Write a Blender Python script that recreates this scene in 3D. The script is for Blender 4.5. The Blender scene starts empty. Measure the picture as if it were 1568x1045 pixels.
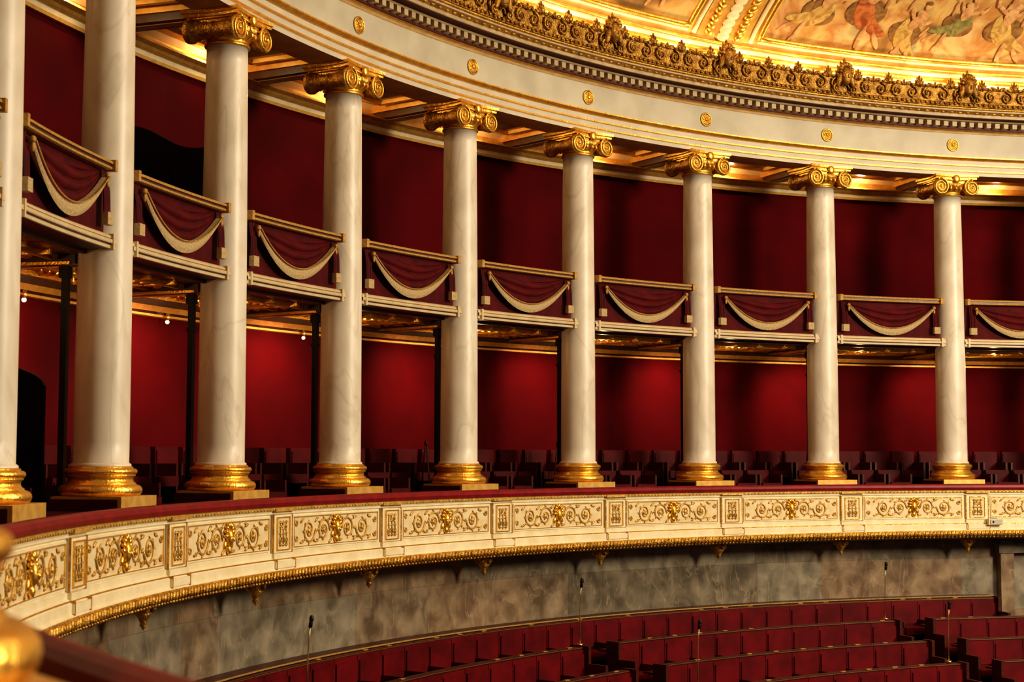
import bpy, bmesh, random
from math import *
from mathutils import Matrix, Vector
random.seed(7)
EYE=4.0
OX,OY=13.02,13.147
R=17.663; RP=16.81
A5=2.30955; DL=0.16202
def ang(i): return A5-(i-5)*DL
I0,I1=-5,11          # bay range built
SC=bpy.context.scene

# ---------------------------------------------------------------- materials
def mat(name,c1,c2=None,rough=.5,metal=0.,scale=4.,detail=4.,bump=0.,bscale=30.,lo=.35,hi=.65,dist=0.,stretch=None,sheen=0.,coat=0.,spec=.5):
    m=bpy.data.materials.new(name);m.use_nodes=True
    nt=m.node_tree;N=nt.nodes;L=nt.links;b=N['Principled BSDF']
    b.inputs['Roughness'].default_value=rough;b.inputs['Metallic'].default_value=metal
    b.inputs['Specular IOR Level'].default_value=spec
    if sheen: b.inputs['Sheen Weight'].default_value=sheen; b.inputs['Sheen Tint'].default_value=(*c1,1)
    if coat: b.inputs['Coat Weight'].default_value=coat
    tc=N.new('ShaderNodeTexCoord');mp=N.new('ShaderNodeMapping');L.new(tc.outputs['Object'],mp.inputs[0])
    if stretch: mp.inputs['Scale'].default_value=stretch
    nz=N.new('ShaderNodeTexNoise');nz.inputs['Scale'].default_value=scale;nz.inputs['Detail'].default_value=detail;nz.inputs['Distortion'].default_value=dist
    L.new(mp.outputs[0],nz.inputs['Vector'])
    cr=N.new('ShaderNodeValToRGB');cr.color_ramp.elements[0].position=lo;cr.color_ramp.elements[1].position=hi
    cr.color_ramp.elements[0].color=(*c1,1);cr.color_ramp.elements[1].color=(*(c2 or c1),1)
    L.new(nz.outputs['Fac'],cr.inputs[0]);L.new(cr.outputs[0],b.inputs['Base Color'])
    if bump:
        n2=N.new('ShaderNodeTexNoise');n2.inputs['Scale'].default_value=bscale;n2.inputs['Detail'].default_value=3
        L.new(mp.outputs[0],n2.inputs['Vector'])
        bp=N.new('ShaderNodeBump');bp.inputs['Strength'].default_value=bump;bp.inputs['Distance'].default_value=.03
        L.new(n2.outputs['Fac'],bp.inputs['Height']);L.new(bp.outputs[0],b.inputs['Normal'])
    m['cr']=cr.name
    return m
def veins(m,col,scale=1.3,dist=6.,width=.06,amt=.7):
    nt=m.node_tree;N=nt.nodes;L=nt.links;b=N['Principled BSDF'];cr=N[m['cr']]
    tc=N.new('ShaderNodeTexCoord')
    w=N.new('ShaderNodeTexNoise');w.inputs['Scale'].default_value=scale;w.inputs['Detail'].default_value=6;w.inputs['Distortion'].default_value=dist*.25
    mp=N.new('ShaderNodeMapping');mp.inputs['Scale'].default_value=(1.6,1.6,.55);mp.inputs['Rotation'].default_value=(.5,.3,0)
    oi=N.new('ShaderNodeObjectInfo');ad=N.new('ShaderNodeVectorMath');ad.operation='ADD'
    mu=N.new('ShaderNodeMath');mu.operation='MULTIPLY';mu.inputs[1].default_value=37.
    L.new(oi.outputs['Random'],mu.inputs[0]);L.new(tc.outputs['Object'],ad.inputs[0]);L.new(mu.outputs[0],ad.inputs[1])
    L.new(ad.outputs[0],mp.inputs[0]);L.new(mp.outputs[0],w.inputs['Vector'])
    s=N.new('ShaderNodeMath');s.operation='SUBTRACT';s.inputs[1].default_value=.5;L.new(w.outputs['Fac'],s.inputs[0])
    a=N.new('ShaderNodeMath');a.operation='ABSOLUTE';L.new(s.outputs[0],a.inputs[0])
    r=N.new('ShaderNodeMapRange');r.inputs['From Min'].default_value=0;r.inputs['From Max'].default_value=width;r.inputs['To Min'].default_value=amt;r.inputs['To Max'].default_value=0
    L.new(a.outputs[0],r.inputs['Value'])
    mx=N.new('ShaderNodeMix');mx.data_type='RGBA';L.new(r.outputs[0],mx.inputs[0]);L.new(cr.outputs[0],mx.inputs[6]);mx.inputs[7].default_value=(*col,1)
    L.new(mx.outputs[2],b.inputs['Base Color'])
def emis(name,c,s):
    m=bpy.data.materials.new(name);m.use_nodes=True;b=m.node_tree.nodes['Principled BSDF']
    b.inputs['Base Color'].default_value=(*c,1);b.inputs['Emission Color'].default_value=(*c,1);b.inputs['Emission Strength'].default_value=s
    return m

MARB=mat('column_marble',(.62,.54,.42),(.78,.71,.585),rough=.40,scale=1.5,detail=9,dist=.9,lo=.32,hi=.62,stretch=(1.3,1.3,.6))
veins(MARB,(.46,.37,.26),scale=.8,dist=3,width=.020,amt=.34)
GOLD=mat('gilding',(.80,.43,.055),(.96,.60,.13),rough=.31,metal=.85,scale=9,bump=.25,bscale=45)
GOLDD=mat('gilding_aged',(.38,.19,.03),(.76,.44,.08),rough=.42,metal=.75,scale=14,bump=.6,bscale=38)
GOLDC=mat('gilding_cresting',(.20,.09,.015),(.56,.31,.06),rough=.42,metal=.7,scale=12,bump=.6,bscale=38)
GOLDR=mat('gilding_relief',(.46,.26,.05),(.74,.46,.12),rough=.42,metal=.35,scale=16,bump=.3,bscale=40)
GOLDP=mat('gold_paint',(.75,.42,.08),(.90,.56,.15),rough=.42,metal=.45,scale=10)
GOLDB=mat('plinth_gold_paint',(.66,.38,.08),(.84,.53,.15),rough=.42,metal=.45,scale=7)
CREAM=mat('cream_paint',(.77,.65,.40),(.86,.76,.52),rough=.45,scale=5)
TAN=mat('cornice_tan_paint',(.40,.29,.15),(.52,.39,.22),rough=.5,scale=6)
CREAMG=mat('gallery_moulding_cream',(.54,.41,.23),(.64,.51,.30),rough=.5,scale=5)
FIELD=mat('panel_field_ochre',(.70,.55,.29),(.80,.66,.40),rough=.5,scale=8)
ENT=mat('entablature_paint',(.58,.51,.38),(.66,.59,.46),rough=.5,scale=2.5,detail=6)
FRIEZE=mat('frieze_stone',(.45,.40,.30),(.56,.51,.39),rough=.55,scale=1.6,detail=8)
SOFF=mat('soffit_paint',(.50,.28,.09),(.66,.40,.15),rough=.5,scale=4)
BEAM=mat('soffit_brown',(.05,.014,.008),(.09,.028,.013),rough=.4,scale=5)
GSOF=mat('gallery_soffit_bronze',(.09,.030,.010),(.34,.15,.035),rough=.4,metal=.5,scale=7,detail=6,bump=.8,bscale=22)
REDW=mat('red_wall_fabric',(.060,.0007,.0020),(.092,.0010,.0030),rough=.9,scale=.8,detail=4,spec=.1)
VELV=mat('red_velvet',(.16,.002,.005),(.24,.004,.008),rough=.45,scale=6,spec=.4)
PLAT=mat('platform_cloth',(.035,.002,.003),(.06,.003,.004),rough=.9,scale=6,spec=.1)
DRAPE=mat('drape_velvet',(.060,.0012,.0025),(.10,.0018,.0035),rough=.75,scale=5,spec=.2)
DKRED=mat('dentil_red',(.08,.006,.005),(.11,.009,.006),rough=.6,scale=5)
SEAT=mat('seat_leather',(.085,.0015,.0035),(.145,.0025,.0055),rough=.5,scale=3,spec=.2)
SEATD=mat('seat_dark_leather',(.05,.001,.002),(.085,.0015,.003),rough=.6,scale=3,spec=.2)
WOOD=mat('mahogany',(.045,.007,.004),(.09,.014,.007),rough=.4,scale=8,stretch=(1,1,6),spec=.3)
CARP=mat('carpet_red',(.03,.002,.002),(.05,.003,.003),rough=.95,scale=30,spec=.1)
BLACK=mat('black_metal',(.008,.005,.005),(.014,.009,.009),rough=.5,spec=.3)
DARK=mat('dark_partition',(.008,.003,.003),(.014,.005,.005),rough=.8,spec=.1)
FRING=mat('gold_fringe',(.44,.31,.15),(.62,.47,.25),rough=.75,scale=40,bump=.5,bscale=120,spec=.2)
RAILG=mat('gold_braid',(.38,.20,.04),(.56,.33,.09),rough=.55,metal=.3,scale=30,bump=.4,bscale=90)
BRASS=mat('brass',(.70,.45,.16),(.8,.55,.22),rough=.3,metal=.9,scale=20)
WHITE=mat('dome_frame_white',(.80,.66,.38),(.86,.74,.46),rough=.5,scale=5)
DOMEG=mat('dome_gold_ground',(.55,.33,.08),(.76,.54,.20),rough=.5,metal=.2,scale=3,detail=8)
JOINT=mat('wall_joint_mortar',(.05,.04,.03),rough=.8)
MB_=[]
for k,(a,b) in enumerate([((.12,.08,.045),(.32,.235,.15)),((.10,.078,.050),(.25,.20,.135)),((.15,.09,.05),(.34,.235,.14)),((.15,.125,.085),(.33,.275,.195))]):
    m=mat('wall_marble_%d'%k,a,b,rough=.34,scale=3.2,detail=12,dist=.4,lo=.34,hi=.66)
    veins(m,(.50,.37,.23),scale=1.5,dist=4,width=.012,amt=.38);MB_.append(m)
def painting():
    m=mat('fresco_painting',(.5,.3,.1),rough=.6,spec=.2)
    nt=m.node_tree;N=nt.nodes;L=nt.links;cr=N[m['cr']];e=cr.color_ramp
    nz=[n for n in N if n.type=='TEX_NOISE'][0];nz.inputs['Scale'].default_value=.75;nz.inputs['Detail'].default_value=7;nz.inputs['Distortion'].default_value=.6
    cols=[(.30,(.12,.11,.04)),(.38,(.30,.15,.045)),(.45,(.54,.30,.08)),(.50,(.68,.45,.16)),(.56,(.50,.22,.06)),(.62,(.70,.50,.21)),(.70,(.26,.23,.09)),(.78,(.45,.22,.07))]
    e.elements[0].position=cols[0][0];e.elements[0].color=(*cols[0][1],1);e.elements[1].position=cols[-1][0];e.elements[1].color=(*cols[-1][1],1)
    for p,c in cols[1:-1]:
        x=e.elements.new(p);x.color=(*c,1)
    return m
PAINT=painting()
FIGM=[mat('fresco_flesh',(.46,.22,.08),(.70,.42,.19),rough=.7,scale=5,detail=6,dist=1,spec=.1),
      mat('fresco_red_robe',(.30,.07,.02),(.58,.20,.06),rough=.7,scale=4,detail=6,dist=2,spec=.1),
      mat('fresco_green_robe',(.14,.13,.04),(.36,.31,.11),rough=.7,scale=4,detail=6,dist=2,spec=.1),
      mat('fresco_ochre_robe',(.38,.21,.05),(.70,.47,.15),rough=.7,scale=4,detail=6,dist=2,spec=.1),
      mat('fresco_umber',(.17,.08,.03),(.36,.19,.06),rough=.7,scale=4,detail=6,dist=2,spec=.1)]

# ---------------------------------------------------------------- mesh builder
class MB:
    def __init__(s): s.v=[];s.f=[];s.m=[];s.s=[]
    def add(s,vs,fs,mat=0,sm=False):
        o=len(s.v);s.v+=vs;s.f+=[tuple(i+o for i in f) for f in fs];s.m+=[mat]*len(fs);s.s+=[sm]*len(fs)
    def box(s,x0,x1,y0,y1,z0,z1,mat=0):
        s.add([(x,y,z) for x in(x0,x1) for y in(y0,y1) for z in(z0,z1)],[(0,1,3,2),(4,6,7,5),(0,4,5,1),(2,3,7,6),(0,2,6,4),(1,5,7,3)],mat)
    def pbox(s,a0,a1,r0,r1,z0,z1,mat=0,n=1):
        vs=[];fs=[]
        for k in range(n+1):
            a=a0+(a1-a0)*k/n;c,q=cos(a),sin(a)
            vs+=[(r0*c,r0*q,z0),(r1*c,r1*q,z0),(r1*c,r1*q,z1),(r0*c,r0*q,z1)]
        for k in range(n):
            o=4*k
            for j in range(4): fs.append((o+j,o+(j+1)%4,o+4+(j+1)%4,o+4+j))
        fs+=[(0,1,2,3),(4*n+3,4*n+2,4*n+1,4*n)]
        s.add(vs,fs,mat)
    def rev(s,prof,a0,a1,n,mat=0):
        # sharp between profile segments, smooth along the arc
        for k in range(len(prof)-1):
            (r0,z0),(r1,z1)=prof[k][:2],prof[k+1][:2]
            mm=prof[k][2] if len(prof[k])>2 else mat
            vs=[];fs=[]
            for j in range(n+1):
                a=a0+(a1-a0)*j/n;c,q=cos(a),sin(a);vs+=[(r0*c,r0*q,z0),(r1*c,r1*q,z1)]
            for j in range(n): fs.append((2*j,2*j+1,2*j+3,2*j+2))
            s.add(vs,fs,mm,True)
    def lathe(s,prof,n,mat=0,cx=0,cy=0,sm=True):
        vs=[];fs=[]
        for r,z in prof:
            for j in range(n): vs.append((cx+r*cos(2*pi*j/n),cy+r*sin(2*pi*j/n),z))
        for k in range(len(prof)-1):
            for j in range(n): fs.append((k*n+j,k*n+(j+1)%n,(k+1)*n+(j+1)%n,(k+1)*n+j))
        s.add(vs,fs,mat,sm)
    def tube(s,path,rad,sides=5,mat=0,cap=True):
        P=[Vector(p) for p in path];n=len(P);vs=[];fs=[]
        up=Vector((0,0,1))
        for k in range(n):
            t=(P[min(k+1,n-1)]-P[max(k-1,0)]).normalized()
            ref=up if abs(t.z)<.95 else Vector((1,0,0))
            if k==0: u=t.cross(ref).normalized()
            else:
                u=(u-t*u.dot(t))
                u=u.normalized() if u.length>1e-6 else t.cross(ref).normalized()
            w=t.cross(u)
            r=rad[k] if isinstance(rad,(list,tuple)) else rad
            for j in range(sides):
                q=2*pi*j/sides;vs.append(tuple(P[k]+u*(r*cos(q))+w*(r*sin(q))))
        for k in range(n-1):
            for j in range(sides): fs.append((k*sides+j,k*sides+(j+1)%sides,(k+1)*sides+(j+1)%sides,(k+1)*sides+j))
        if cap: fs+=[tuple(range(sides)),tuple((n-1)*sides+j for j in range(sides))]
        s.add(vs,fs,mat,True)
    def ell(s,c,ax,mat=0,nu=8,nv=5):
        # ax: three vectors (semi axes)
        c=Vector(c);ax=[Vector(a) for a in ax];vs=[tuple(c+ax[2])];fs=[]
        for i in range(1,nv):
            t=pi*i/nv
            for j in range(nu):
                p=2*pi*j/nu;vs.append(tuple(c+ax[0]*(sin(t)*cos(p))+ax[1]*(sin(t)*sin(p))+ax[2]*cos(t)))
        vs.append(tuple(c-ax[2]));e=len(vs)-1
        for j in range(nu):
            fs.append((0,1+j,1+(j+1)%nu));fs.append((e,1+(nv-2)*nu+(j+1)%nu,1+(nv-2)*nu+j))
        for i in range(nv-2):
            for j in range(nu): fs.append((1+i*nu+j,1+(i+1)*nu+j,1+(i+1)*nu+(j+1)%nu,1+i*nu+(j+1)%nu))
        s.add(vs,fs,mat,True)
    def pell(s,a,r,z,st,sr,sz,mat=0,nu=8,nv=5,rot=0.):
        c,q=cos(a),sin(a);T=Vector((-q,c,0));Rr=Vector((c,q,0));Z=Vector((0,0,1))
        t2=T*cos(rot)+Z*sin(rot);z2=Z*cos(rot)-T*sin(rot)
        s.ell((r*c,r*q,z),(t2*st,Rr*sr,z2*sz),mat,nu,nv)
    def merge(s,o,rz):
        c,q=cos(rz),sin(rz);b=len(s.v)
        s.v+=[(x*c-y*q,x*q+y*c,z) for x,y,z in o.v]
        s.f+=[tuple(i+b for i in f) for f in o.f];s.m+=o.m;s.s+=o.s
    def mesh(s,name,mats):
        me=bpy.data.meshes.new(name);me.from_pydata(s.v,[],s.f)
        for m in mats: me.materials.append(m)
        me.polygons.foreach_set('material_index',s.m);me.polygons.foreach_set('use_smooth',s.s)
        bm=bmesh.new();bm.from_mesh(me);bmesh.ops.recalc_face_normals(bm,faces=bm.faces);bm.to_mesh(me);bm.free()
        me.update();return me
def obj(name,me,loc=(OX,OY,EYE),rz=0.,parent=None):
    o=bpy.data.objects.new(name,me);o.location=loc;o.rotation_euler=(0,0,rz);SC.collection.objects.link(o)
    if parent: o.parent=parent
    return o
def ring(mb,name,mats): return obj(name,mb.mesh(name,mats))
A0,A1=ang(I0+.5),ang(I1)      # overall arc extents (A0 > A1)
NS=14*int(I1-I0)

# ---------------------------------------------------------------- columns
ZS=-.104
def column_mesh():
    m=MB()   # 0 marble 1 gold 2 dark gold 3 mahogany
    sh=[]
    for k in range(25):
        t=k/24;r=.291-.034*t**1.8
        sh.append((r,ZS+.03+5.2*t))
    m.lathe([(.315,ZS-.005),(.315,ZS+.012),(.298,ZS+.025)]+sh+[(.268,5.12),(.268,5.15)],40,0)
    def tor(r,zc,h,n=8): return [(r-h*.5+h*.5*cos(-pi/2+pi*j/n),zc+h*.5*sin(-pi/2+pi*j/n)) for j in range(n+1)]
    base=[(.42,-.425)]+tor(.435,-.365,.118)+[(.37,-.302),(.37,-.292)]+[(.345,-.275),(.335,-.25),(.342,-.225)]+[(.362,-.212),(.362,-.203)]+tor(.380,-.168,.066)+[(.335,-.13),(.335,-.118),(.315,-.109)]
    m.lathe(base,40,1)
    m.box(-.44,.34,-.44,.44,-.57,-.422,4)
    m.box(-.40,.37,-.450,.450,-.57,-.45,3)
    # capital
    Z=5.14
    m.lathe([(.26,Z-.02),(.285,Z-.015),(.285,Z+.01),(.265,Z+.02),(.27,Z+.06),(.33,Z+.12),(.37,Z+.17),(.37,Z+.21)],32,1)
    for j in range(20):
        a=2*pi*j/20;m.ell((.345*cos(a),.345*sin(a),Z+.125),((.03,0,0),(0,.03,0),(0,0,.05)),1,6,4)
    m.box(-.33,.33,-.33,.33,Z+.20,Z+.30,1)
    m.box(-.35,.35,-.37,.37,Z+.285,Z+.305,1)
    # concave-sided abacus
    nn=8;outl=[]
    for sd in range(4):
        for j in range(nn):
            t=-1+2*j/nn;d=-.05*(1-t*t)
            p=(.38+d,.44*t*(1)) if sd%2==0 else (.44+d,.38*t)
            if sd==0:x,y=p[0],p[1]
            elif sd==1:x,y=-p[1],p[0]
            elif sd==2:x,y=-p[0],-p[1]
            else:x,y=p[1],-p[0]
            outl.append((x,y))
    n=len(outl);zz=[(1.0,Z+.305),(1.0,Z+.335),(1.06,Z+.35),(1.06,Z+.393)]
    vs=[(x*k,y*k,z) for k,z in zz for x,y in outl]
    fs=[(i*n+j,i*n+(j+1)%n,(i+1)*n+(j+1)%n,(i+1)*n+j) for i in range(3) for j in range(n)]+[tuple(range(n)),tuple(3*n+j for j in range(n))]
    m.add(vs,fs,1)
    for sy in(-1,1):
        cy=sy*.335;cz=Z+.145
        vs=[];fs=[];nseg=20;xs=[-.36,-.355,-.30,-.28,-.2,-.1,-.04,0,.04,.1,.2,.28,.30,.355,.36]
        rs=[.02,.155,.158,.145,.120,.10,.095,.11,.095,.10,.120,.145,.158,.155,.02]
        for x,r in zip(xs,rs):
            for j in range(nseg): vs.append((x,cy+r*cos(2*pi*j/nseg),cz+r*sin(2*pi*j/nseg)))
        for i in range(len(xs)-1):
            for j in range(nseg): fs.append((i*nseg+j,i*nseg+(j+1)%nseg,(i+1)*nseg+(j+1)%nseg,(i+1)*nseg+j))
        m.add(vs,fs,2,True)
        for sx in(-1,1):
            pth=[];rad=[]
            for k in range(44):
                t=k/43;q=pi/2+sy*t*2*pi*2.4;r=.145*(1-t)**.9+.018
                pth.append((sx*.365,cy+r*cos(q),cz+r*sin(q)));rad.append(.018-.007*t)
            m.tube(pth,rad,6,1)
            m.ell((sx*.365,cy,cz),((.03,0,0),(0,.028,0),(0,0,.028)),1,8,5)
    for sx in(-1,1):
        for dz in(.215,.285): m.tube([(sx*.35,-.335,Z+dz+.005),(sx*.345,0,Z+dz-.015),(sx*.35,.335,Z+dz+.005)],.014,6,1)
        m.ell((sx*.37,0,Z+.30),((.04,0,0),(0,.075,0),(0,0,.085)),1,10,6)
        for q in range(5):
            a=-.9+q*.45;m.ell((sx*.36,.08*sin(a),Z+.21-.03*cos(a)),((.025,0,0),(0,.022,0),(0,0,.05)),1,6,4)
    return m.mesh('column',[MARB,GOLD,GOLDD,WOOD,GOLDB])
CM=column_mesh()
for i in range(-4,I1):
    a=ang(i);obj('ionic_column',CM,(OX+R*cos(a),OY+R*sin(a),EYE),a)

# ---------------------------------------------------------------- parapet (lower balcony front)
def scroll(m,a0,r,cs,cz,rad,turn,dirn,start,thick,mat,leaf=True):
    pth=[];rr=[];n=int(26*turn)
    for k in range(n+1):
        t=k/n;q=start+dirn*t*2*pi*turn;rd=rad*(1-.82*t)
        s=cs+rd*cos(q);z=cz+rd*sin(q);a=a0+s/r
        pth.append((r*cos(a),r*sin(a),z));rr.append(thick*(1.15-.5*t))
    m.tube(pth,rr,5,mat)
    a=a0+cs/r;m.pell(a,r-.004,cz,rad*.24,.018,rad*.24,mat,8,4)
    for j in range(5):
        q=j*2*pi/5;m.pell(a0+(cs+rad*.3*cos(q))/r,r,cz+rad*.3*sin(q),rad*.13,.012,rad*.09,mat,6,4,rot=q)
    if leaf:
        for j in range(7):
            t=j/7*.85;q=start+dirn*t*2*pi;rd=rad*(1-.82*t/turn)*1.16
            m.pell(a0+(cs+rd*cos(q))/r,r,cz+rd*sin(q),rad*.22,.013,rad*.075,mat,6,4,rot=q+dirn*.9)
def parapet_bay():
    m=MB()  # 0 cream 1 gold 2 field 3 velvet 4 relief 5 soffit 6 beam 7 platform 8 aged
    H=DL/2
    prof=[(17.10,-.572,7),(16.88,-.572,3),(16.868,-.53,3),(16.845,-.508,3),(16.81,-.498,3),(16.775,-.503,3),(16.748,-.525,3),(16.738,-.565,3),(16.75,-.605,3),(16.775,-.618,4),(16.765,-.626,4),(16.765,-.655,4),(16.80,-.668,0),(16.80,-.70,0),(16.825,-.712,0),(16.825,-1.16,0),(16.80,-1.17,0),(16.80,-1.22,0),(16.775,-1.235,1),(16.775,-1.25,0),(16.76,-1.262,0),(16.76,-1.345,0),(16.73,-1.37,8),(16.715,-1.39,8),(16.70,-1.43,8),(16.715,-1.47,8),(16.78,-1.50,6),(16.86,-1.515,6),(17.2,-1.56,6),(17.59,-1.60,6)]
    m.rev(prof,-H,H,14)
    w=.235/RP
    m.pbox(-w,w,16.79,16.84,-1.16,-.712,0,4)
    m.pbox(-w-.001,w+.001,16.765,16.81,-1.235,-1.17,0,4)
    m.pbox(-w-.001,w+.001,16.735,16.8,-1.345,-1.262,0,4)
    m.pbox(-w-.001,w+.001,16.745,16.8,-.668,-.63,4,4)
    for sg in(-1,1):
        m.pbox(sg*w-.0005,sg*w+.0005,16.782,16.80,-1.17,-.70,8,1)
        m.pbox(sg*w-.0005,sg*w+.0005,16.731,16.80,-1.36,-1.235,8,1)
    w2=.15/RP
    m.pbox(-w2,w2,16.786,16.80,-1.125,-.745,2,3)
    def frame(a0,a1,z0,z1,r,t,mt):
        ta=t/RP
        m.pbox(a0-ta,a1+ta,r-.02,r,z1,z1+t,mt,10);m.pbox(a0-ta,a1+ta,r-.02,r,z0-t,z0,mt,10)
        m.pbox(a0-ta,a0,r-.02,r,z0,z1,mt);m.pbox(a1,a1+ta,r-.02,r,z0,z1,mt)
    frame(-w2,w2,-1.125,-.745,16.79,.012,1)
    rr=16.778
    for s in(-.075,.0,.075): 
        m.tube([(rr*cos(s/rr),rr*sin(s/rr),-1.09),(rr*cos(s/rr),rr*sin(s/rr),-.78)],.009,5,4)
    for z in(-.80,-.935,-1.07): m.tube([(rr*cos(s/rr),rr*sin(s/rr),z) for s in(-.1,0,.1)],.009,5,4)
    for sz in(-1,1):
        for ss in(-1,1): scroll(m,0,rr,ss*.055,-.935+sz*.085,.055,1.2,ss,pi/2*sz,.009,4,False)
    def longp(a0,a1):
        c=(a0+a1)/2
        m.pbox(a0,a1,16.815,16.83,-1.125,-.745,2,10)
        frame(a0,a1,-1.125,-.745,16.826,.018,0)
        frame(a0+.012/RP,a1-.012/RP,-1.113,-.757,16.822,.008,1)
        hs=(a1-a0)*RP/2;rr=16.808
        for sg in(-1,1):
            x1=.30;x2=.66
            scroll(m,c,rr,sg*x1,-.935,.150,1.75,-sg,pi if sg>0 else 0,.0135,4)
            scroll(m,c,rr,sg*x2,-.935,.150,1.75,sg,pi if sg>0 else 0,.0135,4)
            for zz,rd in((-.84,.045),(-1.03,.045)): scroll(m,c,rr,sg*(hs-.07),zz,rd,1.3,sg,0,.009,4,False)
            for xx,zz in((.48,-.80),(.48,-1.07),(.84,-.80),(.84,-1.07),(.13,-.79),(.13,-1.08)):
                m.pell(c+sg*xx/rr,rr,zz,.050,.014,.018,4,7,4,rot=random.uniform(-.8,.8))
                m.pell(c+sg*(xx-.03)/rr,rr,zz+.02,.024,.014,.014,4,6,4)
        m.pell(c,rr-.02,-.925,.062,.05,.100,1,12,8)
        m.pell(c,rr-.06,-.94,.018,.03,.035,1,6,4)
        for q in range(9):
            t=pi*q/8;m.pell(c+.085*cos(t)/rr,rr-.02,-.90+.12*sin(t),.026,.03,.040,1,7,4,rot=t-pi/2)
        for ss in(-1,1):
            m.pell(c+ss*.075/rr,rr,-1.0,.040,.025,.055,1,8,5,rot=ss*.5)
            m.pell(c+ss*.025/rr,rr-.062,-.905,.012,.012,.010,1,6,4)
        m.pell(c,rr-.01,-1.06,.045,.035,.055,1,8,5)
    longp(w+.075/RP-0,DL-w-.075/RP)
    nb=34
    for j in range(nb):
        a=-H+DL*(j+.5)/nb
        m.pell(a,16.705,-1.425,.030,.025,.052,8,6,4,rot=.35)
        m.pell(a+DL/nb/2,16.765,-1.495,.024,.03,.022,8,6,4)
        m.pell(a,16.762,-.643,.022,.010,.011,4,5,4)
    pr=17.15
    m.lathe([(.12,-1.50),(.13,-1.56),(.09,-1.60),(.10,-1.64),(.06,-1.69),(.035,-1.74),(.04,-1.77),(.0,-1.82)],10,8,pr,0)
    for q in range(6):
        t=2*pi*q/6;m.ell((pr+.11*cos(t),.11*sin(t),-1.58),((.035,0,0),(0,.035,0),(0,0,.055)),8,6,4)
    return m
pb=parapet_bay()
par=MB()
for i in range(-4,I1): par.merge(pb,ang(i))
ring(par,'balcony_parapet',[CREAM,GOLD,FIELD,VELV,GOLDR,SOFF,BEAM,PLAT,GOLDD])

# ---------------------------------------------------------------- upper gallery balustrade
def gallery_bay():
    m=MB() # 0 drape 1 gold cloth 2 fringe 3 cream 4 gold 5 dark
    h=(DL-2*.285/R)/2
    n=14
    m.pbox(-h,h,17.56,17.62,2.16,3.02,0,n)
    m.rev([(17.66,3.075),(17.64,3.092),(17.47,3.092),(17.45,3.08),(17.45,3.055)],-h,h,n,4)
    m.rev([(17.45,3.055),(17.47,3.05),(17.47,3.03)],-h,h,n,5)
    m.rev([(17.47,3.03),(17.455,3.02),(17.455,3.0),(17.48,2.99),(17.56,2.99)],-h,h,n,4)
    m.rev([(17.56,2.315),(17.49,2.315),(17.46,2.295),(17.46,2.262),(17.44,2.258),(17.44,2.215),(17.465,2.21),(17.465,2.165),(17.48,2.16)],-h-.004,h+.004,n,3)
    m.rev([(17.458,2.272),(17.432,2.262),(17.452,2.25)],-h,h,n,4)
    m.rev([(17.438,2.222),(17.45,2.208),(17.46,2.200)],-h,h,n,5)
    m.rev([(17.48,2.16),(17.75,2.16)],-h-.004,h+.004,n,5)
    for sg in(-1,1):
        a=sg*(h-.012/R)
        m.pbox(a-.02/R,a+.02/R,17.43,17.6,2.15,2.32,3)
        m.pbox(a-.03/R,a+.03/R,17.42,17.62,2.98,3.10,4)
    S=.93
    def cat(s,zt,zb): 
        x=s/S;return zb+(zt-zb)*(abs(x)**2.0)
    rf=17.50
    NX,NZ=40,36;vs=[];fs=[]
    for i in range(NX+1):
        s=-S+2*S*i/NX
        for k in range(NZ+1):
            t=k/NZ
            zb=2.86+(2.40-2.86)*t;zt=2.97-.09*t
            z=cat(s,zt,zb);z=min(z,2.985)
            ph=t*3.6+.25*sin(3*s)*(1-t);fr=ph-floor(ph)
            fold=.058*(abs(sin(pi*fr))**.6-.5)*(1-.45*abs(s/S))
            bulge=.04*(1-(s/S)**2)
            r=rf+.035-bulge-fold
            a=s/r;vs.append((r*cos(a),r*sin(a),z))
    for i in range(NX):
        for k in range(NZ): o=i*(NZ+1)+k;fs.append((o,o+1,o+NZ+2,o+NZ+1))
    m.add(vs,fs,0,True)
    vs=[];fs=[];NX=48;sec=4
    for i in range(NX+1):
        s=-S-.02+2*(S+.02)*i/NX
        x=min(1,abs(s/S));th=.035+.085*(1-x*x)
        zl=cat(s,2.84,2.345);zu=zl+th+.02
        for k in range(sec+1):
            t=k/sec;r=rf-.055-.02*sin(pi*t);z=zl+(zu-zl)*t;a=s/r;vs.append((r*cos(a),r*sin(a),z))
        r=rf+.0;a=s/r;vs.append((r*cos(a),r*sin(a),zu))
    q=sec+2
    for i in range(NX):
        for k in range(q-1): o=i*q+k;fs.append((o,o+1,o+q+1,o+q))
    m.add(vs,fs,2,True)
    r=rf-.085
    m.tube([((r)*cos(s/r),(r)*sin(s/r),cat(s,2.84,2.345)+.05+.09*(1-min(1,abs(s/S))**2)) for s in [-S+2*S*i/40 for i in range(41)]],.009,5,4)
    for sg in(-1,1):
        sc=sg*(S+.085)
        vs=[];fs=[]
        for i in range(9):
            s=sc-.065+.13*i/8
            for z,rr in((2.97,17.52),(2.75,17.48),(2.50,17.47)):
                r=rr-.018*sin(i/8*pi*4);a=s/r;vs.append((r*cos(a),r*sin(a),z))
        for i in range(8):
            for k in range(2): o=i*3+k;fs.append((o,o+1,o+4,o+3))
        m.add(vs,fs,0,True)
        a=sc/17.46
        m.pbox(a-.065/17.46,a+.065/17.46,17.43,17.50,2.40,2.53,2,2)
        m.pell(sg*(S+.02)/17.45,17.44,2.90,.035,.03,.035,4,10,6)
        m.pell(sg*(S+.02)/17.45,17.44,2.83,.022,.02,.05,4,8,5)
    return m
GM=gallery_bay().mesh('gallery_balustrade',[DRAPE,RAILG,FRING,CREAMG,RAILG,BEAM])
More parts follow.
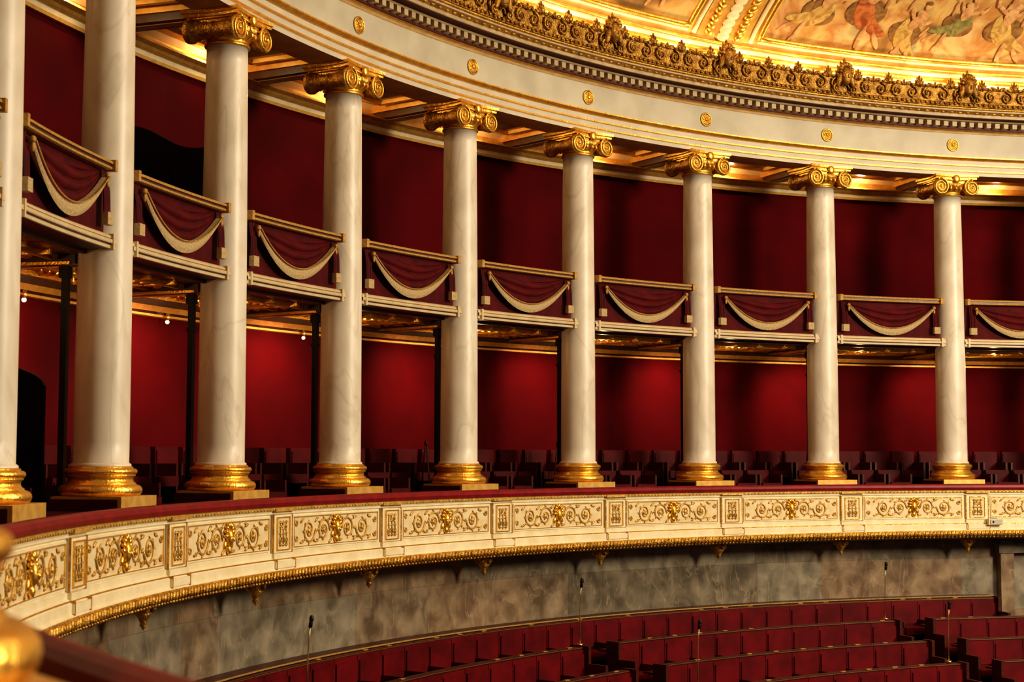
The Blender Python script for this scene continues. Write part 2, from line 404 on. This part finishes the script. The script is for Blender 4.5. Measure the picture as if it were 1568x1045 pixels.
for i in range(-3,I1-1):
    obj('draped_gallery_balustrade',GM,rz=(ang(i)+ang(i+1))/2)

# ---------------------------------------------------------------- entablature
e=MB() # 0 ent 1 gold 2 frieze 3 dkred 4 tan 5 golddark 6 soffit
e.rev([(17.93,5.535,6),(17.40,5.535,0),(17.39,5.60,1),(17.352,5.606,1),(17.352,5.630,3),(17.375,5.635,0),(17.36,5.71,1),(17.322,5.716,1),(17.322,5.738,3),(17.345,5.742,0),(17.33,5.815,1),(17.30,5.825,1),(17.25,5.86,1),(17.25,5.88,3),(17.30,5.89,0),(17.42,5.905,2),(17.42,6.37,1),(17.39,6.375,4),(17.38,6.40,1),(17.35,6.405,1),(17.33,6.43,3),(17.33,6.435,3),(17.30,6.44,3),(17.30,6.57,4),(17.22,6.575,4),(17.20,6.60,3),(17.02,6.605,4),(17.0,6.61,4),(17.0,6.665,5),(16.97,6.67,5),(16.93,6.70,4),(16.90,6.705,4),(16.90,6.73,5),(16.87,6.745,5),(16.87,6.765,6),(17.35,6.765,6)],A0,A1,NS)
e.rev([(17.93,5.535,6),(17.93,6.765,6),(17.35,6.765,6)],A0,A1,NS)
nd=15
for i in range(-4,I1):
    for j in range(nd):
        a=ang(i)+DL*(j+.5)/nd
        e.pbox(a-.0028,a+.0028,17.17,17.30,6.46,6.55,4)
        e.pell(a,16.96,6.685,.055,.02,.024,5,6,4)
    a=ang(i);c,q=cos(a),sin(a);T=Vector((-q,c,0));Rr=Vector((c,q,0))
    for rad,th in((.115,.014),(.085,.010)):
        e.tube([tuple(Rr*17.405+T*(rad*cos(t))+Vector((0,0,6.135+rad*sin(t)))) for t in [2*pi*k/24 for k in range(25)]],th,6,1,False)
    e.pell(a,17.41,6.135,.095,.012,.095,5,16,6)
    e.pell(a,17.395,6.135,.035,.02,.035,1,8,5)
    for k in range(8):
        t=2*pi*k/8;e.pell(a+.055*cos(t)/17.4,17.40,6.135+.055*sin(t),.022,.012,.012,1,6,4,rot=t)
ring(e,'entablature',[ENT,GOLD,FRIEZE,DKRED,TAN,GOLDD,SOFF])

# ---------------------------------------------------------------- cresting
def palmette(m,a,r,z0,h,w,lobes=7,mt=0,boss=True):
    for k in range(lobes):
        t=(k/(lobes-1)-.5)*2;q=t*1.25;L=h*(1-.30*abs(t))
        cs=w*.5*sin(q)*.9;cz=z0+L*.5*cos(q*.75)
        m.pell(a+cs*.62/r,r,cz,w*.11,.045,L*.50,mt,7,5,rot=q*.45*-1)
    if boss:
        m.pell(a,r-.03,z0+h*.22,w*.26,.05,h*.24,mt,8,5)
def crest_bay():
    m=MB();r=16.86
    H=DL/2
    m.rev([(16.90,6.77),(16.87,6.78),(16.85,6.82),(16.87,6.85),(16.89,6.86),(16.89,7.12),(16.86,7.13),(16.86,7.17),(16.94,7.18),(16.96,6.8)],-H,H,10,0)
    for k in range(4):
        palmette(m,-H+DL*(k+.5)/4,16.88,7.12,.22,.20,5,0,True)
    for k in range(4):
        a=-H+DL*(k)/4
        if k!=2:
            palmette(m,a,16.88,7.12,.11,.16,3,0,False)
        for sg in(-1,1): m.pell(a+sg*.075/r,16.88,7.16,.10,.03,.035,0,7,4,rot=sg*.35)
    for k in range(8):
        c=-H+DL*(k+.5)/8;sg=1 if k%2 else -1
        scroll(m,c,r-.005,0,6.99,.115,1.6,sg,pi/2,.019,0,True)
    for k in range(26):
        m.pell(-H+DL*(k+.5)/26,16.845,6.82,.036,.025,.03,0,6,4)
        m.pell(-H+DL*(k+.5)/26,16.85,7.15,.03,.02,.02,0,6,4)
    # mascaron on the column axis
    palmette(m,0,16.84,7.0,.50,.40,7,0,True)
    m.pell(0,16.78,7.14,.115,.09,.17,0,12,8)
    m.pell(0,16.70,7.12,.025,.03,.045,0,6,4)
    for ss in(-1,1):
        m.pell(ss*.038/16.7,16.705,7.17,.016,.014,.014,0,6,4)
        m.pell(ss*.14/16.8,16.80,7.06,.06,.05,.15,0,8,5,rot=ss*.3)
        scroll(m,0,16.82,ss*.18,6.90,.085,1.4,-ss,pi/2,.02,0,True)
    for k in range(9):
        t=pi*k/8;m.pell(.13*cos(t)/16.8,16.78,7.22+.14*sin(t),.04,.045,.055,0,7,4,rot=t-pi/2)
    return m
cb=crest_bay();cr=MB()
for i in range(-4,I1): cr.merge(cb,ang(i))
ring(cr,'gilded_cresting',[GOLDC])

# ---------------------------------------------------------------- dome
DP=[(17.35,6.80),(17.35,7.35),(17.25,7.50),(17.0,7.82),(16.65,8.15),(16.2,8.52),(15.6,8.95),(14.9,9.38),(14.0,9.85),(12.6,10.4),(10.6,11.0),(8.,11.5),(5.,11.8),(3.2,11.9)]
d=MB()
vs=[];fs=[];n=150
for j in range(n+1):
    a=A0+(A1-A0)*j/n
    for r,z in DP: vs.append((r*cos(a),r*sin(a),z))
k_=len(DP)
for j in range(n):
    for k in range(k_-1): o=j*k_+k;fs.append((o,o+1,o+k_+1,o+k_))
d.add(vs,fs,0,True)
def dprof(t):
    k=min(int(t),len(DP)-2);u=t-k;return (DP[k][0]*(1-u)+DP[k+1][0]*u,DP[k][1]*(1-u)+DP[k+1][1]*u)
def patch(i0,i1,t0,t1,off,mt,na=30,nt_=16):
    vs=[];fs=[]
    for j in range(na+1):
        a=ang(i0+(i1-i0)*j/na)
        for k in range(nt_+1):
            r,z=dprof(t0+(t1-t0)*k/nt_);r-=off*.75;z-=off*.6;vs.append((r*cos(a),r*sin(a),z))
    for j in range(na):
        for k in range(nt_): o=j*(nt_+1)+k;fs.append((o,o+1,o+nt_+2,o+nt_+1))
    d.add(vs,fs,mt,True)
def band(i0,i1,t,off,rad,mt,na=40):
    r,z=dprof(t);r-=off*.75;z-=off*.6
    d.tube([(r*cos(ang(i0+(i1-i0)*j/na)),r*sin(ang(i0+(i1-i0)*j/na)),z) for j in range(na+1)],rad,8,mt)
def merid(i,t0,t1,off,rad,mt):
    p=[]
    for k in range(25):
        r,z=dprof(t0+(t1-t0)*k/24);r-=off*.75;z-=off*.6;a=ang(i);p.append((r*cos(a),r*sin(a),z))
    d.tube(p,rad,8,mt)
TT=9.5
for t,rad,mt in((1.0,.05,2),(1.35,.06,1),(1.9,.05,2),(2.15,.035,1)): band(-4,I1-.1,t,.02,rad,mt,160)
def dell(i,t,st,sm,mt,rot=0.,off=.05,thin=.012,nu=14,nv=9):
    # flat painted shape lying in the vault surface; i/t = angular / meridian position
    r,z=dprof(t);r2,z2=dprof(t+.05);M=Vector((r2-r,z2-z)).normalized();a=ang(i);c,q=cos(a),sin(a)
    T=Vector((q,-c,0));Mv=Vector((c*M.x,q*M.x,M.y));Nv=T.cross(Mv)
    t2=T*cos(rot)+Mv*sin(rot);m2=Mv*cos(rot)-T*sin(rot)
    p=Vector((r*c,r*q,z));inward=Vector((-c,-q,-.8)).normalized()
    d.ell(p+inward*off,(t2*st,Nv*thin,m2*sm),mt,nu,nv)
def figure(i,t,s,lean,robe,flip=1):
    # draped figure painted on the vault, built from flat overlapping patches
    u=DL*16.2
    def P(dx,dy): return i+flip*(dx*cos(lean)-dy*sin(lean))*s/u, t+(dx*sin(lean)+dy*cos(lean))*s/.5
    def D(dx,dy,w,h,mt,rot,off=.05):
        ii,tt=P(dx,dy);dell(ii,max(tt,2.8),w*s,h*s,mt,flip*(rot+lean),off)
    D(.0,.05,.42,.30,9,0,.036)
    D(-.02,.02,.20,.34,robe,.4,.046);D(.16,-.12,.13,.36,robe,.9,.047);D(.30,-.22,.09,.30,robe,1.15,.048);D(-.16,.12,.10,.26,robe,.1,.047)
    D(.02,.36,.13,.22,5,-.15,.055);D(.03,.52,.16,.09,5,-.1,.056);D(.0,.72,.070,.092,5,0,.06);D(-.02,.77,.080,.06,9,0,.064)
    D(-.20,.46,.045,.20,5,.9,.06);D(-.36,.58,.036,.15,5,.2,.06)
    D(.22,.42,.045,.18,5,-.8,.06);D(.34,.28,.036,.14,5,-.2,.06)
    D(.42,-.46,.05,.20,5,.6,.06);D(.10,-.42,.055,.24,5,-.1,.06);D(.12,-.64,.036,.10,5,.2,.06)
for (p0,p1) in((-3.2,-.45),(-.0,2.9),(3.25,5.75),(6.35,10.4)):
    patch(p0,p1,2.75,TT,.03,3)
    band(p0,p1,2.7,.04,.06,1);band(p0,p1,2.5,.04,.035,2)
    for q in(p0,p1): merid(q,2.6,TT,.04,.055,1);merid(q+(-.06 if q==p0 else .06),2.4,TT,.04,.04,2)
for k in range(10):
    i=6.7+k*.38;figure(i,4.05+.35*sin(k*2.3),.95+.12*sin(k*1.7),.40*sin(k*2.1+1),(8,6,8,7)[k%4],1 if k%3 else -1)
for k in range(7):
    i=6.8+k*.5;figure(i,6.2+.2*sin(k),1.0,.4*cos(k*1.9),(8,7,8,6)[k%4],-1 if k%2 else 1)
for k in range(5):
    i=3.6+k*.45;figure(i,4.4+.3*(k%2),.85,.4*sin(k*2.7),(8,7,6)[k%3],1 if k%2 else -1)
for (p0,p1) in((2.98,3.17),(5.84,6.26),(-.38,-.08)):
    patch(p0,p1,2.4,TT,.03,4,6,20)
    c=(p0+p1)/2
    for k in range(22):
        for ss in(-1,0,1):
            dell(c+ss*.13,2.5+k*.32+.08*abs(ss),.11 if ss else .14,.07 if ss else .10,1 if ss else 2,ss*.6,.05,.05,8,5)
for i in range(-4*8,(I1-1)*8):
    a=ang(i/8);d.pell(a,17.3,7.22,.11,.03,.07,1,8,5)
ring(d,'ceiling_dome',[DOMEG,GOLD,WHITE,PAINT,GOLDP]+FIGM)

# ---------------------------------------------------------------- loge shell
w=MB()
w.rev([(19.4,-1.0),(19.4,5.8)],A0,A1,NS)
w.rev([(19.4,5.8),(19.55,5.8),(19.55,-1.0),(19.4,-1.0)],A0,A1,NS)
ring(w,'wall_loge',[REDW])
c=MB() # ceiling of upper loge 0 soffit 1 gold 2 beam 3 cream
c.rev([(17.95,5.74),(19.4,5.74)],A0,A1,NS)
for i in range(-4,I1):
    a=ang(i);hw=.17/18.6
    c.pbox(a-hw*1.3,a+hw*1.3,17.95,19.38,5.62,5.74,1,1)
    c.pbox(a-hw,a+hw,17.95,19.38,5.52,5.63,2,1)
    c.pbox(a-hw*.45,a+hw*.45,18.0,19.3,5.505,5.525,0,1)
    b0,b1=a+hw*2.2,a+DL-hw*2.2
    c.pbox(b0,b1,18.02,18.09,5.68,5.74,1,6);c.pbox(b0,b1,19.0,19.07,5.68,5.74,1,6)
    for q in(b0,b1): c.pbox(q-.002,q+.002,18.02,19.07,5.68,5.74,1,1)
    c.pbox(b0+.012,b1-.012,18.2,18.9,5.71,5.74,2,6)
c.rev([(19.39,5.30,1),(19.33,5.30,1),(19.31,5.34,2),(19.32,5.345,3),(19.30,5.40,1),(19.25,5.43,2),(19.27,5.435,1),(19.24,5.47,1),(19.16,5.50,1),(19.16,5.53,1),(19.20,5.54,1),(19.38,5.54,1),(19.38,5.66,3),(19.30,5.74,3)],A0,A1,NS)
c.rev([(17.95,5.60,1),(17.99,5.60,1),(17.99,5.64,0),(17.96,5.70,0),(17.95,5.74,0)],A0,A1,NS)
ring(c,'ceiling_loge',[SOFF,GOLDP,BEAM,CREAM])
g=MB() # gallery floor slab: 0 dark 1 gold 2 beam 3 bright gold 4 bronze soffit
g.rev([(17.62,2.30,0),(19.4,2.34,0)],A0,A1,NS)
g.rev([(17.62,2.165,2),(17.75,2.165,2),(17.75,2.12,2),(17.80,2.12,2),(17.84,2.14,4),(18.0,2.14,4),(19.4,2.14,4)],A0,A1,NS)
for i in range(-4,I1):
    a=ang(i);hw=.13/18.4
    g.pbox(a-hw,a+hw,17.95,19.38,2.04,2.14,2,1)
    for q in(a-hw,a+hw): g.pbox(q-.0012,q+.0012,18.0,19.3,2.03,2.06,3,1)
    for rr in(18.15,18.6,19.1): g.pbox(a+hw*2,a+DL-hw*2,rr,rr+.04,2.07,2.14,3,6)
    for q in (.2,.4,.6,.8): g.pbox(a+DL*q-.0014,a+DL*q+.0014,18.0,19.3,2.08,2.14,3,1)
    for q in range(14):
        for rr in(18.38,18.86): g.pell(a+DL*(.1+.8*(q+.5)/14),rr,2.11,.055,.08,.045,3,7,4)
    # scrolled suspended fitting beside each column
    for q,rr in((.86,18.25),):
        for s_ in(-.09,0,.09): g.pell(a+DL*q+s_/rr,rr,2.0-.03*abs(s_)*10,.05,.05,.04,3,8,5)
        g.pbox(a+DL*q-.002,a+DL*q+.002,rr-.02,rr+.02,2.0,2.14,3,1);g.pell(a+DL*q,rr,1.93,.03,.03,.06,3,8,5)
g.rev([(19.39,1.86,1),(19.34,1.87,1),(19.34,1.90,2),(19.30,1.93,1),(19.26,2.0,2),(19.2,2.14,2)],A0,A1,NS)
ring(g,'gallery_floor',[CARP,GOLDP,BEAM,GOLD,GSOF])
f=MB()
f.rev([(16.87,-.95),(18.3,-.95),(18.3,-.72),(19.4,-.72)],A0,A1,NS)
f.rev([(16.88,-.60),(16.88,-.95)],A0,A1,NS)
f.rev([(17.10,-.572),(18.02,-.572),(18.02,-.95)],A0,A1,NS,1)
ring(f,'floor_loge',[CARP,PLAT])
# slim dark pilasters against the column backs
p=MB()
p.box(-.035,.035,-.035,.035,-.95,2.03,0);p.box(-.05,.06,-.05,.05,1.90,2.02,0);p.box(-.05,.06,-.05,.05,-.95,-.80,0);p.box(-.045,.05,-.045,.045,1.55,1.60,0)
PM=p.mesh('support_post',[BLACK])
for i in range(-4,I1):
    a=ang(i);obj('support_post',PM,(OX+18.11*cos(a),OY+18.11*sin(a),EYE),a)
def partition(name,i,r0,r1,z0,zf):
    m=MB();n=24;a=ang(i);vs=[];t=.025/18.5
    for k in range(n+1):
        r=r0+(r1-r0)*k/n;z=zf(k/n)
        for da in(-t,t): vs+=[(r*cos(a+da),r*sin(a+da),z0),(r*cos(a+da),r*sin(a+da),z)]
    fs=[]
    for k in range(n):
        o=4*k;fs+=[(o,o+1,o+5,o+4),(o+2,o+6,o+7,o+3),(o+1,o+3,o+7,o+5)]
    fs+=[(0,2,3,1),(4*n,4*n+1,4*n+3,4*n+2)]
    m.add(vs,fs,0);ring(m,name,[DARK])
partition('loge_partition',2.05,17.97,19.39,2.35,lambda t:3.92+.35*t-.07*sin(t*2*pi))
partition('loge_partition',1.05,18.4,19.39,-.72,lambda t:.75+.35*(t**.5))

# loge seats
ls=MB()
def chair(m,a,r,z,w,hb,mt=0,leg=1):
    h=w/2/r
    m.pbox(a-h,a+h,r,r+.09,z+.42,z+hb,mt,1)
    m.pbox(a-h*.93,a+h*.93,r-.02,r,z+.46,z+hb-.05,mt,1)
    m.pbox(a-h*.92,a+h*.92,r-.46,r,z+.33,z+.46,mt,1)
    for s in(-1,1): m.pbox(a+s*h-.02/r,a+s*h+.02/r,r-.42,r+.06,z+.02,z+.62,leg,1)
for i in range(-4,I1-1):
    for k in range(5):
        a=ang(i)+DL*(k+.5)/5
        if not(abs((a-ang(1.05))*18.5)<.3): chair(ls,a,19.05,-.72,.50,.84)
        if k not in(0,4): chair(ls,a,18.55,-.95,.50,.70)
ring(ls,'loge_seats',[SEATD,WOOD])
# little folding stands standing in the lower loge
st=MB()
for sg in(-1,1): st.tube([(0,sg*.13,0),(0,sg*.02,.85),(0,sg*.015,.9)],.012,6,0)
st.tube([(-.12,0,0),(0,0,.86)],.010,6,0);st.ell((0,0,.93),((.03,0,0),(0,.03,0),(0,0,.05)),0,8,5)
ST=st.mesh('folding_stand',[WOOD])
for i in(4.05,5.1,6.1):
    a=ang(i);obj('folding_stand',ST,(OX+18.48*cos(a),OY+18.48*sin(a),EYE-.72),a)

# sconces under gallery
bulb=emis('lamp_glow',(1.,.66,.34),4)
lm=MB();lm.lathe([(.0,1.93),(.03,1.92),(.035,1.86),(.02,1.83)],10,0,19.30,0);lm.ell((19.30,0,1.81),((.028,0,0),(0,.028,0),(0,0,.028)),1,10,6);lm.box(19.29,19.39,-.012,.012,1.88,1.91,0)
LMM=lm.mesh('wall_sconce',[BRASS,bulb])
for i in(1,2,3): obj('wall_sconce',LMM,rz=ang(i+.4))

# ---------------------------------------------------------------- marble wall below
mw=MB()
courses=[(-1.60,-1.95),(-1.95,-2.95),(-2.95,-3.9)]
for ci,(z1,z0) in enumerate(courses):
    a=A1+.03*ci
    while a<A0:
        wd=random.uniform(.045,.10)
        mw.pbox(a+.00006,a+wd-.00006,17.6,17.75,z0+.0015,z1-.0015,random.randrange(4),3);a+=wd
mw.rev([(17.603,-1.6),(17.603,-3.9)],A0,A1,NS,4)
# stone door jambs right of the benches
for adeg in(101.2,96.6):
    a=radians(adeg);mw.pbox(a-.008,a+.008,17.42,17.6,-3.62,-1.62,2,1);mw.pbox(a-.0105,a+.0105,17.39,17.6,-3.62,-3.35,1,1);mw.pbox(a-.0105,a+.0105,17.39,17.6,-1.85,-1.66,1,1)
mw.pbox(radians(96.6),radians(101.2),17.42,17.6,-1.85,-1.66,1,6)
ring(mw,'wall_marble',MB_+[JOINT])

# small control box fixed to the balcony lip
cbx=MB()
cbx.pbox(radians(103.4)-.009,radians(103.4)+.009,16.66,16.73,-1.27,-1.15,0,2)
cbx.pbox(radians(103.4)-.0075,radians(103.4)+.0075,16.645,16.66,-1.255,-1.165,1,2)
cbx.pell(radians(103.4)+.004,16.64,-1.21,.02,.015,.02,2,8,5)
cbx.pbox(radians(103.4)-.003,radians(103.4)+.003,16.70,16.785,-1.16,-1.14,2,1)
ring(cbx,'balcony_control_box',[CREAM,FRIEZE,BLACK])

# ---------------------------------------------------------------- hall seating
hs=MB() # 0 seat 1 wood 2 brass 3 carpet
aisles=[radians(x) for x in(85.3,110.5,135.7,160.9,186.,211.)]
NR=9
for k in range(NR):
    rb=17.22-.95*k;zt=-2.68-.265*k;zf=zt-.95
    hs.rev([(rb+.42 if k else 17.59,zf,3),(rb-.53,zf,3),(rb-.53,zf-.265,3)],A0,A1,160)
    segs=[]
    if k==0: segs=[(radians(102.4),radians(212))]
    else:
        for q in range(len(aisles)-1): segs.append((aisles[q]+.36/rb,aisles[q+1]-.36/rb))
    for s0,s1 in segs:
        n=max(1,int((s1-s0)*rb/.56));ws=(s1-s0)/n
        hs.pbox(s0,s1,rb+.07,rb+.11,zf,zt-.03,1,n)
        hs.pbox(s0,s1,rb+.0,rb+.13,zt-.03,zt,1,n)
        hs.pbox(s0,s1,rb-.004,rb+.0,zt-.018,zt-.010,2,n)
        if k==0:
            hs.pbox(s0,s1,rb+.11,17.59,zt-.02,zt+.03,1,n);hs.pbox(s0,s1,rb+.09,rb+.11,zt+.012,zt+.03,4,n)
        else:
            hs.pbox(s0,s1,rb+.11,rb+.36,zt-.16,zt-.13,1,n)
            hs.pbox(s0,s1,rb+.36,rb+.365,zt-.155,zt-.135,2,n)
        for j in range(n):
            c0=s0+ws*(j+.5);h=ws*.49
            if k==0: hs.pbox(s0+ws*j,s0+ws*(j+1),rb-.01,rb+.07,zf+.42,zt-.03,0,1)
            hs.pbox(c0-h,c0+h,rb-.02,rb+.07,zf+.42,zt-.035,0,1)
            hs.pbox(c0-h*.9,c0+h*.9,rb-.045,rb-.02,zf+.5,zt-.10,0,1)
            hs.pbox(c0-h*.95,c0+h*.95,rb-.44,rb-.03,zf+.34,zf+.47,0,1)
            hs.pbox(c0-ws*.5-.012/rb,c0-ws*.5+.012/rb,rb-.42,rb+.07,zf,zf+.58,1,1)
            if random.random()<.6: hs.pbox(c0-.05/rb,c0+.05/rb,rb+.03,rb+.08,zt,zt+.010,4,1)
        for q in(s0,s1): 
            hs.pbox(q-.03/rb,q+.03/rb,rb-.46,rb+.14,zf,zf+.70,1,1);hs.pbox(q-.03/rb,q+.03/rb,rb-.12,rb+.14,zf+.7,zt+.02,1,1)
ring(hs,'hall_seating',[SEAT,WOOD,BRASS,CARP,RAILG])
fl=MB();fl.lathe([(0,-2.68-.265*NR-.9),(9.3,-2.68-.265*NR-.9)],64,0,sm=False);ring(fl,'floor',[CARP])

# microphones
mm=MB()
mm.lathe([(0,.03),(.05,.025),(.05,0.002),(0,0.002)],12,1)
mm.tube([(0,0,.01),(0,0,.45),(.01,0,.75),(.03,0,.93)],.009,6,1);mm.tube([(.03,0,.90),(.045,0,1.0)],.024,8,0);mm.ell((.045,0,1.0),((.03,0,0),(0,.03,0),(0,0,.045)),0,8,6)
MM=mm.mesh('microphone_stand',[BLACK,BRASS])
for adeg,k in((160.6,1),(136.9,1),(112.4,1),(135.0,3),(112.8,3),(101.8,1)):
    a=radians(adeg);rb=17.22-.95*k;zt=-2.68-.265*k
    obj('microphone_stand',MM,(OX+(rb+.10)*cos(a),OY+(rb+.10)*sin(a),EYE+zt+.012),a+pi)

# ---------------------------------------------------------------- lights
def light(name,kind,loc,power,col,rad=.1,**kw):
    l=bpy.data.lights.new(name,kind);l.energy=power;l.color=col
    if kind=='AREA': l.shape='DISK';l.size=rad
    else: l.shadow_soft_size=rad
    for k,v in kw.items(): setattr(l,k,v)
    o=bpy.data.objects.new(name,l);o.location=loc;SC.collection.objects.link(o);return o
light('hall_key_light','POINT',(OX+8.5,OY+.3,EYE+6.5),16000,(1.,.85,.62),2.6)  # added soft key light standing in for the skylight; no chandelier hangs here
light('skylight','AREA',(OX,OY,EYE+11.5),2000,(1.,.88,.70),6.)
for i in range(1,I1-1):
    for q in(.25,.75):
        a=ang(i+q);light('cove_lamp','POINT',(OX+17.14*cos(a),OY+17.14*sin(a),EYE+7.10),23,(1.,.78,.46),.07)
for i in range(-2,I1-1):
    a=ang(i+.62);light('cornice_lamp','POINT',(OX+19.05*cos(a),OY+19.05*sin(a),EYE+5.62),15,(1.,.68,.30),.05)
for i in range(-5,I1-1):
    a=ang(i+.14);near=i<4
    o=light('loge_spot','SPOT',(OX+18.40*cos(a),OY+18.40*sin(a),EYE+1.9),180 if near else 130,(1.,.5,.32),.3,spot_size=radians(125 if near else 105),spot_blend=1.)
    o.rotation_euler=Vector((cos(a),sin(a),-.85)).to_track_quat('-Z','Y').to_euler()
    a=ang(i+.5);light('soffit_lamp','POINT',(OX+18.6*cos(a),OY+18.6*sin(a),EYE+1.88),9 if i>-5 else 75,(1.,.62,.26),.04)  # nearest one, out of view, is boosted to brighten the foreground rail and base
W=bpy.data.worlds.new('world');SC.world=W;W.use_nodes=True
W.node_tree.nodes['Background'].inputs[0].default_value=(1.,.78,.52,1);W.node_tree.nodes['Background'].inputs[1].default_value=.05

# ---------------------------------------------------------------- camera
cd=bpy.data.cameras.new('camera');cam=bpy.data.objects.new('camera',cd);SC.collection.objects.link(cam);SC.camera=cam
cd.sensor_width=36;cd.sensor_fit='HORIZONTAL';cd.lens=2363.93/1568*36;cd.clip_start=.05;cd.clip_end=200
cam.matrix_world=Matrix.Translation((0,0,EYE))@Matrix.Rotation(pi/2+.07477,4,'X')@Matrix.Rotation(.00216,4,'Z')
cd.dof.use_dof=True;cd.dof.focus_distance=24;cd.dof.aperture_fstop=2.8
SC.view_settings.view_transform='Standard'
try: SC.view_settings.look='Medium High Contrast'
except Exception as ex: print('look',ex)
